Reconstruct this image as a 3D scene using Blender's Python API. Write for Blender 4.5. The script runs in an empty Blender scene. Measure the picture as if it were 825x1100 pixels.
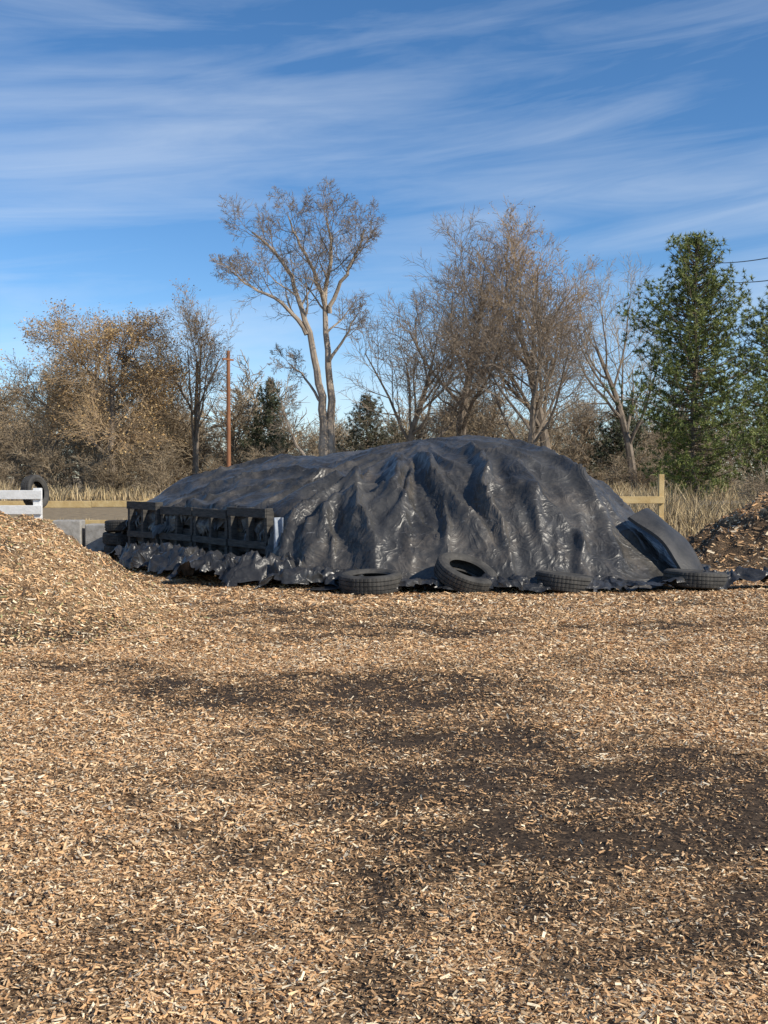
import bpy, math, random
import numpy as np
from mathutils import Vector, Matrix
random.seed(7); rng=np.random.default_rng(7)
scene=bpy.context.scene
scene.view_settings.view_transform='Standard'
try: scene.view_settings.look='None'
except Exception: pass
scene.view_settings.exposure=0
import time
T0=time.time()
def tick(s): print('TIME',s,round(time.time()-T0,1))

# ---------------------------------------------------------------- helpers
def hash2(ix,iy,s):
    v=np.sin(ix*127.1+iy*311.7+s*74.7)*43758.5453
    return v-np.floor(v)
def vnoise(x,y,s=0.):
    xi=np.floor(x); yi=np.floor(y); fx=x-xi; fy=y-yi
    fx=fx*fx*(3-2*fx); fy=fy*fy*(3-2*fy)
    a=hash2(xi,yi,s); b=hash2(xi+1,yi,s); c=hash2(xi,yi+1,s); d=hash2(xi+1,yi+1,s)
    return (a*(1-fx)+b*fx)*(1-fy)+(c*(1-fx)+d*fx)*fy
def fbm(x,y,o=4,s=0.):
    t=0; a=.5; n=0
    for i in range(o):
        t=t+a*vnoise(x,y,s+i*3.1); n+=a; a*=.5; x=x*2.03+11.3; y=y*2.03+5.7
    return t/n
def sstep(a,b,x):
    t=np.clip((x-a)/(b-a),0,1); return t*t*(3-2*t)

def mesh_obj(name,verts,faces,mats=(),fcol=None,fmat=None,smooth=False,vattr=None,link=True):
    me=bpy.data.meshes.new(name)
    if not isinstance(faces,(list,tuple)): faces=[faces]
    faces=[np.asarray(f,dtype=np.int32) for f in faces if len(f)]
    verts=np.asarray(verts,dtype=np.float32)
    me.vertices.add(len(verts)); me.vertices.foreach_set('co',verts.ravel())
    loops=np.concatenate([f.ravel() for f in faces])
    tot=np.concatenate([np.full(len(f),f.shape[1],dtype=np.int32) for f in faces])
    start=np.concatenate([[0],np.cumsum(tot)[:-1]]).astype(np.int32)
    me.loops.add(len(loops)); me.loops.foreach_set('vertex_index',loops)
    me.polygons.add(len(tot)); me.polygons.foreach_set('loop_start',start)
    try: me.polygons.foreach_set('loop_total',tot)
    except Exception: pass
    if fmat is not None: me.polygons.foreach_set('material_index',np.asarray(fmat,dtype=np.int32))
    me.polygons.foreach_set('use_smooth',np.full(len(tot),smooth,dtype=bool))
    if fcol is not None:
        at=me.attributes.new('col','FLOAT_COLOR','FACE')
        c=np.ones((len(tot),4),dtype=np.float32); c[:,:3]=fcol
        at.data.foreach_set('color',c.ravel())
    if vattr:
        for k,v in vattr.items():
            at=me.attributes.new(k,'FLOAT','POINT'); at.data.foreach_set('value',np.asarray(v,dtype=np.float32))
    me.update(calc_edges=True); me.validate()
    for m in mats: me.materials.append(m)
    ob=bpy.data.objects.new(name,me)
    if link: scene.collection.objects.link(ob)
    return ob

class NT:
    def __init__(s,nt): s.nt=nt; s.n=nt.nodes; s.l=nt.links
    def add(s,t,ins=None,**kw):
        n=s.n.new(t)
        for k,v in kw.items(): setattr(n,k,v)
        for k,v in (ins or {}).items():
            if isinstance(v,bpy.types.NodeSocket): s.l.new(v,n.inputs[k])
            else: n.inputs[k].default_value=v
        return n
    def ramp(s,fac,stops,interp='LINEAR'):
        n=s.n.new('ShaderNodeValToRGB'); n.color_ramp.interpolation=interp
        e=n.color_ramp.elements
        while len(e)<len(stops): e.new(.5)
        for i,(p,c) in enumerate(stops):
            e[i].position=p; e[i].color=(*c,1) if len(c)==3 else c
        s.l.new(fac,n.inputs[0]); return n.outputs[0]
    def mix(s,f,a,b,mode='MIX'):
        n=s.n.new('ShaderNodeMix'); n.data_type='RGBA'; n.blend_type=mode
        for idx,v in ((0,f),(6,a),(7,b)):
            if isinstance(v,bpy.types.NodeSocket): s.l.new(v,n.inputs[idx])
            else: n.inputs[idx].default_value=v if idx==0 else (*v,1)
        return n.outputs[2]
    def math(s,op,a,b=0.,c=0.,clamp=False):
        n=s.n.new('ShaderNodeMath'); n.operation=op; n.use_clamp=clamp
        for i,v in enumerate((a,b,c)):
            if isinstance(v,bpy.types.NodeSocket): s.l.new(v,n.inputs[i])
            else: n.inputs[i].default_value=v
        return n.outputs[0]
def material(name):
    m=bpy.data.materials.new(name); m.use_nodes=True
    t=NT(m.node_tree); b=t.n['Principled BSDF']; return m,t,b
def g3(v): return (v,v,v)

def simple_mat(name,c1,c2,scale=8,rough=.8,bump=.3,bscale=40,spec=.3,vec_scale=(1,1,1),dist=.02):
    m,t,b=material(name)
    tc=t.add('ShaderNodeTexCoord'); mp=t.add('ShaderNodeMapping',{0:tc.outputs['Object'],3:vec_scale})
    n=t.add('ShaderNodeTexNoise',{'Vector':mp.outputs[0],'Scale':scale,'Detail':3.,'Roughness':.65})
    col=t.ramp(n.outputs[0],[(.3,c1),(.7,c2)])
    t.l.new(col,b.inputs['Base Color']); b.inputs['Roughness'].default_value=rough
    b.inputs['Specular IOR Level'].default_value=spec
    if bump>0:
        n2=t.add('ShaderNodeTexNoise',{'Vector':mp.outputs[0],'Scale':bscale,'Detail':3.})
        bp=t.add('ShaderNodeBump',{'Height':n2.outputs[0],'Strength':bump,'Distance':dist})
        t.l.new(bp.outputs[0],b.inputs['Normal'])
    return m
def attr_mat(name,rough=.8,spec=.2):
    m,t,b=material(name)
    a=t.add('ShaderNodeAttribute',attribute_name='col')
    t.l.new(a.outputs['Color'],b.inputs['Base Color'])
    b.inputs['Roughness'].default_value=rough; b.inputs['Specular IOR Level'].default_value=spec
    return m

# ---------------------------------------------------------------- terrain functions
def pile_left(x,y):
    u=x+5.50; v=y-11.7
    ang=np.arctan2(v,u)
    r=np.sqrt(u*u+v*v)*(1+.05*np.sin(3*ang+1)+.04*np.sin(5*ang))
    n=fbm(x*1.3,y*1.3,4,3.)-.5
    z=np.interp(r,[0,1.0,1.7,2.15,2.8,3.3,4.0],[1.38,1.17,.93,.64,.24,.07,0])
    z=z+(n*.34+(fbm(x*6,y*6,3,8.)-.5)*.12)*sstep(.02,.4,z)
    return z-.05
def pile_right(x,y):
    u=(x-8.5)/1.45; v=(y-18.8)/.95
    r=np.sqrt(u*u+v*v)
    n=fbm(x*1.1+4,y*1.1,4,13.)-.5
    z=1.45*(1-sstep(.4,2.75,r))
    z=z+(n*.7+(fbm(x*5,y*5,3,18.)-.5)*.25)*sstep(.02,.4,z)
    return z-.06
def ground_h(x,y):
    near=1-sstep(18,30,np.sqrt(x*x+(y-8)**2))
    return ((fbm(x*.55,y*.55,3,21.)-.5)*.12+(fbm(x*2.4,y*2.4,4,22.)-.5)*.06)*near
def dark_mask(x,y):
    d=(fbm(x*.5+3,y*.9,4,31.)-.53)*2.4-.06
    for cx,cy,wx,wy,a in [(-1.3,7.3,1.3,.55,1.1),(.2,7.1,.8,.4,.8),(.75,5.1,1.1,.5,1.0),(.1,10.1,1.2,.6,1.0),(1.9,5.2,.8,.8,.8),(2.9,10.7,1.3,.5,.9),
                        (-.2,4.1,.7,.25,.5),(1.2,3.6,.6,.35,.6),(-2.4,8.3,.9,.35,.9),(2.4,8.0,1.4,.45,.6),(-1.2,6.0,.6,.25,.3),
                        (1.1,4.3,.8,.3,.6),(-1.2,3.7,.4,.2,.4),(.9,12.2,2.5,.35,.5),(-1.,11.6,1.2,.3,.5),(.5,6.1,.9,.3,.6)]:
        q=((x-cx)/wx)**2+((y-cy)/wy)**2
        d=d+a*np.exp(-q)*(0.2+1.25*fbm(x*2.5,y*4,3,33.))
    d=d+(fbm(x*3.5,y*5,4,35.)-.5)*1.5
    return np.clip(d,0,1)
def surf(x,y):
    return np.maximum(np.maximum(ground_h(x,y),pile_left(x,y)),pile_right(x,y))

# ---------------------------------------------------------------- ground
def axis(lo,hi,step,ext,n=34):
    core=np.arange(lo,hi+step/2,step)
    g=np.geomspace(step*1.3,ext,n)
    return np.concatenate([lo-g[::-1],core,hi+g])
gx=axis(-7,7,.07,1500); gy=axis(1,18,.07,1500)
GX,GY=np.meshgrid(gx,gy); GZ=ground_h(GX,GY)
nx,ny=len(gx),len(gy)
idx=np.arange(nx*ny).reshape(ny,nx)
quads=np.stack([idx[:-1,:-1],idx[:-1,1:],idx[1:,1:],idx[1:,:-1]],-1).reshape(-1,4)

def chip_ground_mat(name,far=False,soil1=(.024,.017,.012),soil2=(.105,.071,.045)):
    m,t,b=material(name)
    tc=t.add('ShaderNodeNewGeometry'); pos=tc.outputs['Position']
    w=t.add('ShaderNodeTexNoise',{'Vector':pos,'Scale':9.,'Detail':2.})
    wv=t.add('ShaderNodeVectorMath',{0:w.outputs['Color'],1:(.12,.12,.12)},operation='MULTIPLY')
    av=t.add('ShaderNodeVectorMath',{0:pos,1:wv.outputs[0]},operation='ADD')
    v1=t.add('ShaderNodeTexVoronoi',{'Vector':av.outputs[0],'Scale':60.})
    v2=t.add('ShaderNodeTexVoronoi',{'Vector':av.outputs[0],'Scale':120.})
    s1=t.add('ShaderNodeSeparateColor',{0:v1.outputs['Color']}); s2=t.add('ShaderNodeSeparateColor',{0:v2.outputs['Color']})
    f=t.math('ADD',t.math('MULTIPLY',s1.outputs[0],.6),t.math('MULTIPLY',s2.outputs[0],.4))
    col=t.ramp(f,[(0.1,(.05,.031,.017)),(.4,(.20,.12,.063)),(.65,(.40,.25,.13)),(.9,(.60,.42,.24))])
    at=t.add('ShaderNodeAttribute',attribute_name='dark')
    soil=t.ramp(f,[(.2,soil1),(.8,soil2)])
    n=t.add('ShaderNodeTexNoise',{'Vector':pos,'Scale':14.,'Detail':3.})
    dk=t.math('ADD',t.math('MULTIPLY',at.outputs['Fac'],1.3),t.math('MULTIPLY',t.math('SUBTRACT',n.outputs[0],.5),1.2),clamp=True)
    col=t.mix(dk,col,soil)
    if far:
        sx=t.add('ShaderNodeSeparateXYZ',{0:pos})
        nb=t.add('ShaderNodeTexNoise',{'Vector':pos,'Scale':.25,'Detail':4.})
        nf=t.add('ShaderNodeTexNoise',{'Vector':pos,'Scale':3.,'Detail':4.})
        dist=t.math('ADD',sx.outputs[1],t.math('MULTIPLY',nb.outputs[0],5.))
        mask=t.ramp(t.math('MULTIPLY',t.math('SUBTRACT',dist,24.),.25,clamp=True),[(0,g3(0)),(1,g3(1))])
        dirt=t.ramp(nf.outputs[0],[(.3,(.20,.155,.10)),(.7,(.38,.29,.18))])
        col=t.mix(mask,col,dirt)
    t.l.new(col,b.inputs['Base Color']); b.inputs['Roughness'].default_value=.9; b.inputs['Specular IOR Level'].default_value=.15
    bp=t.add('ShaderNodeBump',{'Height':f,'Strength':.7,'Distance':.012})
    t.l.new(bp.outputs[0],b.inputs['Normal'])
    return m
mat_ground=chip_ground_mat('wood_chip_ground',far=True)
mat_pile=chip_ground_mat('wood_chip_pile_mat')
mat_compost=chip_ground_mat('compost_mat',soil1=(.04,.027,.018),soil2=(.17,.115,.07))
v=np.stack([GX,GY,GZ],-1).reshape(-1,3)
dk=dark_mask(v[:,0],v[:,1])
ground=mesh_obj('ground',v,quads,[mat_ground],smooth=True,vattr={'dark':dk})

def heightfield(name,fn,x0,x1,y0,y1,step,mat,zmin,darkfn):
    xs=np.arange(x0,x1,step); ys=np.arange(y0,y1,step)
    X,Y=np.meshgrid(xs,ys); Z=fn(X,Y)
    idx=np.arange(X.size).reshape(X.shape)
    q=np.stack([idx[:-1,:-1],idx[:-1,1:],idx[1:,1:],idx[1:,:-1]],-1).reshape(-1,4)
    z=Z.ravel(); q=q[(z[q].max(1)>zmin)]
    return mesh_obj(name,np.stack([X,Y,Z],-1).reshape(-1,3),q,[mat],smooth=True,vattr={'dark':darkfn(X.ravel(),Y.ravel())})
def dl(x,y): return np.clip((fbm(x*1.5,y*1.5,3,41.)-.47)*2.2,0,1)
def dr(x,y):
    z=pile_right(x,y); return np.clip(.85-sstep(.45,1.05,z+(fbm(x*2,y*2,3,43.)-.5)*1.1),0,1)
heightfield('wood_chip_pile',pile_left,-10.5,-1.2,7.2,16.2,.05,mat_pile,-.1,dl)
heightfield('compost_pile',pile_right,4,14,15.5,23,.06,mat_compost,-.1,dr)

# ---------------------------------------------------------------- wood chips
PAL=np.array([[.80,.54,.295],[.70,.415,.20],[.92,.75,.51],[.53,.315,.155],[.31,.185,.093],[.11,.072,.044],[.54,.45,.33]])
def chips(x,y,size,pd,surface,green=None,pal_w=(.30,.25,.16,.15,.08,.04,.03)):
    n=len(x)
    z=surface(x,y); e=.04
    gxn=(surface(x+e,y)-surface(x-e,y))/(2*e); gyn=(surface(x,y+e)-surface(x,y-e))/(2*e)
    nn=np.stack([-gxn,-gyn,np.ones(n)],-1)+rng.normal(0,.26,(n,3)); nn/=np.linalg.norm(nn,axis=1)[:,None]
    a=rng.uniform(0,2*np.pi,n); t=np.stack([np.cos(a),np.sin(a),np.zeros(n)],-1)
    t-=nn*(t*nn).sum(1)[:,None]; t/=np.linalg.norm(t,axis=1)[:,None]
    bt=np.cross(nn,t)
    L=size*np.clip(np.exp(rng.normal(0,.58,n)),.3,3.2); W=L*rng.uniform(.14,.55,n)
    W=np.minimum(W,.016*(size/.02))
    c=np.stack([x,y,z+.004+np.abs(rng.normal(0,.007,n))],-1)
    r=rng.uniform(.35,1.,(n,4))
    k=[(-1,-1),(1,-1),(1,1),(-1,1)]
    V=np.empty((n,4,3))
    for i,(sx,sy) in enumerate(k):
        V[:,i]=c+t*(sx*L*(.55+.45*r[:,i])/2)[:,None]+bt*(sy*W*r[:,i]/2)[:,None]+nn*(rng.normal(0,.06,n)*L)[:,None]
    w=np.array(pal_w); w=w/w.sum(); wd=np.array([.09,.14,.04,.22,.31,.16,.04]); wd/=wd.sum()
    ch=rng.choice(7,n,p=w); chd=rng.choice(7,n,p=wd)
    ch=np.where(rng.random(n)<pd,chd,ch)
    col=PAL[ch]*rng.uniform(.78,1.12,(n,1))
    if green is not None:
        g=rng.random(n)<green
        col[g]=np.array([.28,.27,.12])*rng.uniform(.6,1.4,(g.sum(),1))
    return V.reshape(-1,3),col
Vs=[];Cs=[]
def zone(y0,y1,dens,size,marg=.6):
    w1=y1*.375+marg
    n=int((y1-y0)*2*w1*dens)
    y=rng.uniform(y0,y1,n); x=rng.uniform(-w1,w1,n)
    ok=np.abs(x)<y*.375+marg; x=x[ok];y=y[ok]
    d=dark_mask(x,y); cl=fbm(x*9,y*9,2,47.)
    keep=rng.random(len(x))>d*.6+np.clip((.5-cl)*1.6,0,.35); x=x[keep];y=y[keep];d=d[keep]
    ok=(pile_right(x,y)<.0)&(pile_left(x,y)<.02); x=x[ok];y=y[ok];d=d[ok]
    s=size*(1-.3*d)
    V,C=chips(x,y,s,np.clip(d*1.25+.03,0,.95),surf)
    Vs.append(V);Cs.append(C)
zone(2.2,4,20000,.0143)
zone(4,6,13000,.0168)
zone(6,9,8000,.0205,.8)
zone(9,12,4600,.0255,1.)
zone(12,17,2000,.034,1.2)
V=np.concatenate(Vs);C=np.concatenate(Cs)
mat_chip=attr_mat('wood_chip',.75,.25)
nchips=len(C)
wc=mesh_obj('wood_chips',V,np.arange(len(V)).reshape(-1,4),[mat_chip],fcol=C)
n=120000; x=rng.uniform(-8.5,-1.8,n); y=rng.uniform(7.5,15.3,n); ok=(pile_left(x,y)>-.02)&(x>-.42*y-.8); x=x[ok];y=y[ok]
V,C=chips(x,y,.027*np.ones(len(x)),dl(x,y)*.7,pile_left,green=.08)
n=34000; x=rng.uniform(4.2,11,n); y=rng.uniform(15.6,21,n); ok=pile_right(x,y)>-.0; x=x[ok];y=y[ok]
d=dr(x,y); ok=rng.random(len(x))>d*.4; x=x[ok];y=y[ok];d=d[ok]
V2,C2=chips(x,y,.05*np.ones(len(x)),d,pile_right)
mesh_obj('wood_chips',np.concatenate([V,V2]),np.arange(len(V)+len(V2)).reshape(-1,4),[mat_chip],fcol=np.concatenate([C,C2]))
tick('chips %d'%nchips)

# ---------------------------------------------------------------- tarp covered mound
WN=np.array([-1.58,15.5]); WF=np.array([-4.6,19.0]); wd_=(WF-WN); WL=np.linalg.norm(wd_); wd_=wd_/WL; wnrm=np.array([wd_[1],-wd_[0]])
if wnrm[0]<0: wnrm=-wnrm
poly=np.array([(-2.5,15.0),(-1.4,14.35),(-.2,14.0),(2,13.85),(3.8,14.05),(4.75,15.0),(5.05,17.5),(4.0,20.5),(.5,22.6),(-3.0,22.4),(-5.0,21.0),(-5.6,19.4),(-4.2,16.2)])
for _ in range(2):
    nxt=np.roll(poly,-1,axis=0); poly=np.stack([poly*.75+nxt*.25,poly*.25+nxt*.75],1).reshape(-1,2)
def sdist(X,Y):
    d=np.full(X.shape,1e9); ins=np.zeros(X.shape,bool)
    for a,b in zip(poly,np.roll(poly,-1,axis=0)):
        e=b-a; t=np.clip(((X-a[0])*e[0]+(Y-a[1])*e[1])/(e@e),0,1)
        d=np.minimum(d,np.hypot(X-a[0]-t*e[0],Y-a[1]-t*e[1]))
        c=((a[1]>Y)!=(b[1]>Y))&(X<(b[0]-a[0])*(Y-a[1])/(b[1]-a[1]+1e-12)+a[0]); ins^=c
    return np.where(ins,d,-d)
def seg_d(X,Y,pts):
    d=np.full(X.shape,1e9); T=np.zeros(X.shape); Sg=np.zeros(X.shape); m=len(pts)-1
    for i in range(m):
        a=np.array(pts[i]);b=np.array(pts[i+1]);e=b-a
        t=np.clip(((X-a[0])*e[0]+(Y-a[1])*e[1])/(e@e),0,1)
        dd=np.hypot(X-a[0]-t*e[0],Y-a[1]-t*e[1]); sg=np.sign((X-a[0])*e[1]-(Y-a[1])*e[0])
        T=np.where(dd<d,(i+t)/m,T); Sg=np.where(dd<d,sg,Sg); d=np.minimum(d,dd)
    return d,T,Sg
FOLDS=[([(.45,16.3),(.80,15.5),(1.30,14.8),(1.66,14.2)],.20,.09),
       ([(1.35,16.4),(1.60,15.4),(1.6,14.8),(1.85,14.0)],.28,.09),
       ([(-.45,15.9),(-.35,14.9),(-.12,14.1)],.21,.09),
       ([(-1.75,14.8),(-1.1,15.4),(-.6,15.8),(.1,16.5)],.18,.10),
       ([(-1.3,14.5),(-.8,15.1),(-.5,15.7)],.15,.08),
       ([(2.0,16.0),(2.3,15.0),(2.45,14.3)],.16,.10),
       ([(2.3,16.9),(2.9,15.8),(3.3,14.9),(3.4,14.3)],.14,.10),
       ([(3.2,17.0),(3.9,15.9),(4.4,15.1)],.11,.09),
       ([(.25,16.5),(.2,15.3),(.45,14.3)],.15,.09),
       ([(-1.0,17.6),(-2.0,18.2),(-3.2,18.6)],.11,.10),
       ([(-.2,17.4),(-1.2,17.1),(-2.2,16.8)],.12,.10),
       ([(-1.8,19.4),(-2.8,19.6),(-3.7,19.4)],.09,.10),
       ([(.95,15.1),(1.05,14.0)],.14,.06),([(2.9,14.9),(2.8,13.9)],.13,.06),
       ([(-.9,16.4),(-.3,15.7),(.2,15.2)],.10,.07),
       ([(.1,15.2),(.75,14.6),(1.0,14.2)],.07,.05),([(1.9,15.4),(2.6,14.9),(3.0,14.3)],.08,.05),
       ([(2.6,15.9),(3.4,15.3),(3.9,14.7)],.07,.06),([(-.9,15.3),(-.7,14.7),(-.75,14.3)],.10,.05)]
def mound_h(X,Y):
    s=sdist(X,Y)+(fbm(X*.9,Y*.9,3,51.)-.5)*.2
    u=np.clip(s/3.5,0,1)
    pw=.90+.16*sstep(1.8,3.5,X)
    zr=2.13*np.sin(np.pi/2*u)**pw
    zr=zr+.07*np.exp(-(((X+.1)/1.1)**2+((Y-17.)/1.3)**2))
    sw=(X-WN[0])*wnrm[0]+(Y-WN[1])*wnrm[1]
    t=(X-WN[0])*wd_[0]+(Y-WN[1])*wd_[1]
    zw=np.where(sw>0,.98+.40*sw,.98+np.where(t>-.1,5.,2.2)*sw)
    k=.25; h=np.clip(.5+.5*(zw-zr)/k,0,1); z=zw*(1-h)+zr*h-k*h*(1-h)
    z=np.maximum(z,0)
    z=z+(fbm(X*.8,Y*.8,2,53.)-.5)*.14*sstep(.3,1.2,z)
    z=z-.14*np.exp(-(((X+1.1)/.8)**2+((Y-18.8)/1.2)**2))
    return z,s,sw,t
st=.034
xs=np.arange(-6.2,6.0,st); ys=np.arange(13.1,20.4,st)
X,Y=np.meshgrid(xs,ys)
H,S,SW,T=mound_h(X,Y)
fold=np.zeros_like(X)
wx=(fbm(X*1.8,Y*1.8,3,61.)-.5)*.45; wy=(fbm(X*1.8,Y*1.8,3,62.)-.5)*.45
for pts,amp,wid in FOLDS:
    d,tt,sg=seg_d(X+wx,Y+wy,pts)
    w_=np.where(sg>0,wid*1.8,wid*.5)
    prof=np.exp(-(d/w_)**1.15)-.28*np.exp(-((d-wid*2.4)/(wid*1.3))**2)
    fold+=amp*prof*(.25+.75*np.sin(np.pi*np.clip(tt,.0,1)*.9+.25))
phi=np.arctan2(Y-17.6,X-.6)
wp=(fbm(X*.9,Y*.9,2,64.)-.5)*.6
r1=1-np.abs(2*fbm((phi+wp)*5.5,S*.40,2,66.)-1)
r2=1-np.abs(2*fbm((phi+wp*1.6)*14,S*1.0+wp*2,2,68.)-1)
env=sstep(.0,.5,S)*(1-.7*sstep(1.6,3.0,S))
drape=(.18*np.clip(r1-.62,0,1)**1.1+.03*np.clip(r2-.6,0,1)*(.3+1.4*fbm(X*1.2,Y*1.2,2,72.)))*env*2.0
rr=1-np.abs(2*fbm(X*2.2,Y*1.4,3,69.)-1)
top=.04*np.clip(rr-.6,0,1)*2.*sstep(.8,2.,S)
H=H+ground_h(X,Y)
rid=1-np.abs(fbm(X*3.2,Y*3.2,3,71.)*2-1)
skirt=(1-sstep(-.1,.25,S))
coll=H+fold+drape+top+.12*skirt*np.clip(rid-.55,0,1)*2
p=np.stack([X,Y,coll+.010+ (vnoise(X*5,Y*5,77.)-.5)*.02],-1)
ey,ex=p.shape[:2]
exc=.005+.028*sstep(.5,.75,fbm(X*.8,Y*.8,3,81.))+.10*skirt
def mk(sl_a,sl_b,stiff,ex_f):
    L=np.linalg.norm(p[sl_a]-p[sl_b],axis=-1)
    e=(exc[sl_a]+exc[sl_b])*.5*ex_f
    return (sl_a,sl_b,L*(1+e),stiff)
S_=slice
def pair(dx,dy,stiff,ex_f):
    ay=S_(0,ey-dy); by=S_(dy,ey)
    if dx>=0: ax=S_(0,ex-dx); bx=S_(dx,ex)
    else: ax=S_(-dx,ex); bx=S_(0,ex+dx)
    return mk((ay,ax),(by,bx),stiff,ex_f)
cons=[pair(1,0,.5,1.3),pair(0,1,.5,.6),pair(1,1,.35,.95),pair(-1,1,.35,.95),pair(3,0,.2,1.2),pair(0,4,.2,.5)]
prev=p.copy()
def lookup(P):
    fx=np.clip((P[...,0]-xs[0])/st,0,ex-1.001); fy=np.clip((P[...,1]-ys[0])/st,0,ey-1.001)
    ix=fx.astype(int); iy=fy.astype(int); fx-=ix; fy-=iy
    return (coll[iy,ix]*(1-fx)+coll[iy,ix+1]*fx)*(1-fy)+(coll[iy+1,ix]*(1-fx)+coll[iy+1,ix+1]*fx)*fy
for it in range(120):
    vel=(p-prev)*.93
    vel=np.clip(vel,-.02,.02)
    prev=p.copy(); p=p+vel; p[...,2]-=.0006
    corr=np.zeros_like(p)
    for a,b,L,k in cons:
        d=p[b]-p[a]; l=np.sqrt((d*d).sum(-1))+1e-9
        c=d*((l-L)/l*k*.5)[...,None]
        corr[a]+=c; corr[b]-=c
    p=p+corr*.66
    h=lookup(p)+.008
    hit=p[...,2]<h
    p[...,2]=np.where(hit,h,p[...,2])
    for c in (0,1):
        p[...,c]=np.where(hit,prev[...,c]+(p[...,c]-prev[...,c])*.35,p[...,c])
tick('pbd')
edge_n=(fbm(X*1.6,Y*1.6,3,91.)-.5)*.5
keep=(S>-.38+edge_n)
keep&=~((T>-.05)&(SW<-.10+edge_n*.25))
keep&=~((T<=-.05)&(SW<-.75+edge_n))
idx=np.arange(X.size).reshape(X.shape)
q=np.stack([idx[:-1,:-1],idx[:-1,1:],idx[1:,1:],idx[1:,:-1]],-1).reshape(-1,4)
q=q[keep.ravel()[q].all(1)]
xb=np.arange(-6.2,6.0,.1); yb=np.arange(20.3,23.2,.1); XB,YB=np.meshgrid(xb,yb); HB,SB,SWB,TB=mound_h(XB,YB)
HB=HB+.03
ib=np.arange(XB.size).reshape(XB.shape)
qb=np.stack([ib[:-1,:-1],ib[:-1,1:],ib[1:,1:],ib[1:,:-1]],-1).reshape(-1,4)
qb=qb[((SB>-.4)&~((TB>-.05)&(SWB<-.10))).ravel()[qb].all(1)]
def tarp_material(name,base1=(.030,.029,.028),base2=(.066,.063,.059),dust=True,rough=.37,bstr=.32,spec=.5):
    m,t,b=material(name)
    pos=t.add('ShaderNodeNewGeometry').outputs['Position']
    n1=t.add('ShaderNodeTexNoise',{'Vector':pos,'Scale':1.3,'Detail':6.,'Roughness':.6})
    n2=t.add('ShaderNodeTexNoise',{'Vector':pos,'Scale':26.,'Detail':4.,'Roughness':.7})
    f=t.math('ADD',t.math('MULTIPLY',n1.outputs[0],.75),t.math('MULTIPLY',n2.outputs[0],.25))
    col=t.ramp(f,[(.38,base1),(.62,base2)])
    if dust:
        n3=t.add('ShaderNodeTexNoise',{'Vector':pos,'Scale':1.7,'Detail':8.,'Roughness':.75})
        dm=t.ramp(n3.outputs[0],[(.50,g3(0)),(.68,g3(.6))])
        col=t.mix(dm,col,(.17,.142,.112))
        mp=t.add('ShaderNodeMapping',{0:pos,2:(.3,.2,.6),3:(3.,22.,9.)})
        n4=t.add('ShaderNodeTexNoise',{'Vector':mp.outputs[0],'Scale':1.3,'Detail':4.,'Roughness':.6})
        sc=t.ramp(n4.outputs[0],[(.65,g3(0)),(.72,g3(.5))])
        col=t.mix(sc,col,(.28,.272,.262))
    t.l.new(col,b.inputs['Base Color'])
    ro=t.add('ShaderNodeMapRange',{0:n1.outputs[0],3:rough-.14,4:rough+.22})
    t.l.new(ro.outputs[0],b.inputs['Roughness']); b.inputs['Specular IOR Level'].default_value=spec
    w=t.add('ShaderNodeTexNoise',{'Vector':pos,'Scale':2.8,'Detail':2.,'Roughness':.5,'Distortion':1.4})
    rd=t.math('POWER',t.math('ABSOLUTE',t.math('SUBTRACT',w.outputs[0],.5)),.75)
    w2=t.add('ShaderNodeTexNoise',{'Vector':pos,'Scale':8.,'Detail':2.,'Roughness':.5,'Distortion':1.})
    rd2=t.math('POWER',t.math('ABSOLUTE',t.math('SUBTRACT',w2.outputs[0],.5)),.75)
    hh=t.math('SUBTRACT',t.math('MULTIPLY',n2.outputs[0],.04),t.math('ADD',t.math('MULTIPLY',rd,1.8),t.math('MULTIPLY',rd2,.32)))
    bp=t.add('ShaderNodeBump',{'Height':hh,'Strength':bstr,'Distance':.08})
    t.l.new(bp.outputs[0],b.inputs['Normal'])
    return m
mat_tarp=tarp_material('black_tarp')
pv=p.reshape(-1,3)
VV=np.concatenate([pv,np.stack([XB,YB,HB],-1).reshape(-1,3)])
tarp=mesh_obj('tarp_covered_mound',VV,np.concatenate([q,qb+len(pv)]),[mat_tarp],smooth=True)

def crumple(name,cx,cy,lx,ly,rot,amp,seed,mat,st=.025,baseh=.02):
    xs=np.arange(-lx,lx,st); ys=np.arange(-ly,ly,st); U,Vv=np.meshgrid(xs,ys)
    c,s=math.cos(rot),math.sin(rot)
    wU=U+(fbm(U*3,Vv*3,3,seed)-.5)*.35; wV=Vv+(fbm(U*3,Vv*3,3,seed+5)-.5)*.35
    X=cx+c*wU-s*wV; Y=cy+s*wU+c*wV
    r1=1-np.abs(fbm(U*2.6,Vv*3.6,3,seed+9)*2-1); r2=1-np.abs(fbm(U*6,Vv*6,2,seed+11)*2-1)
    r3=1-np.abs(vnoise(U*12+wV*4,Vv*12,seed+12)*2-1)
    env=np.clip(1-np.maximum(np.abs(U)/lx,np.abs(Vv)/ly)**3,0,1)
    Z=baseh+amp*env*(np.clip(r1-.35,0,1)*1.25+.40*r2*r2+.12*r3)
    Z=Z+ground_h(X,Y)
    lim=(np.abs(U)/lx)**2.5+(np.abs(Vv)/ly)**2.5+(fbm(U*2,Vv*2,3,seed+21)-.5)*1.2
    idx=np.arange(U.size).reshape(U.shape)
    q=np.stack([idx[:-1,:-1],idx[:-1,1:],idx[1:,1:],idx[1:,:-1]],-1).reshape(-1,4)
    q=q[(lim.ravel()[q]<.85).all(1)]
    return mesh_obj(name,np.stack([X,Y,Z],-1).reshape(-1,3),q,[mat],smooth=True)
mat_pl=tarp_material('black_plastic',(.018,.018,.018),(.048,.046,.045),False,.31,.4,.5)
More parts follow.
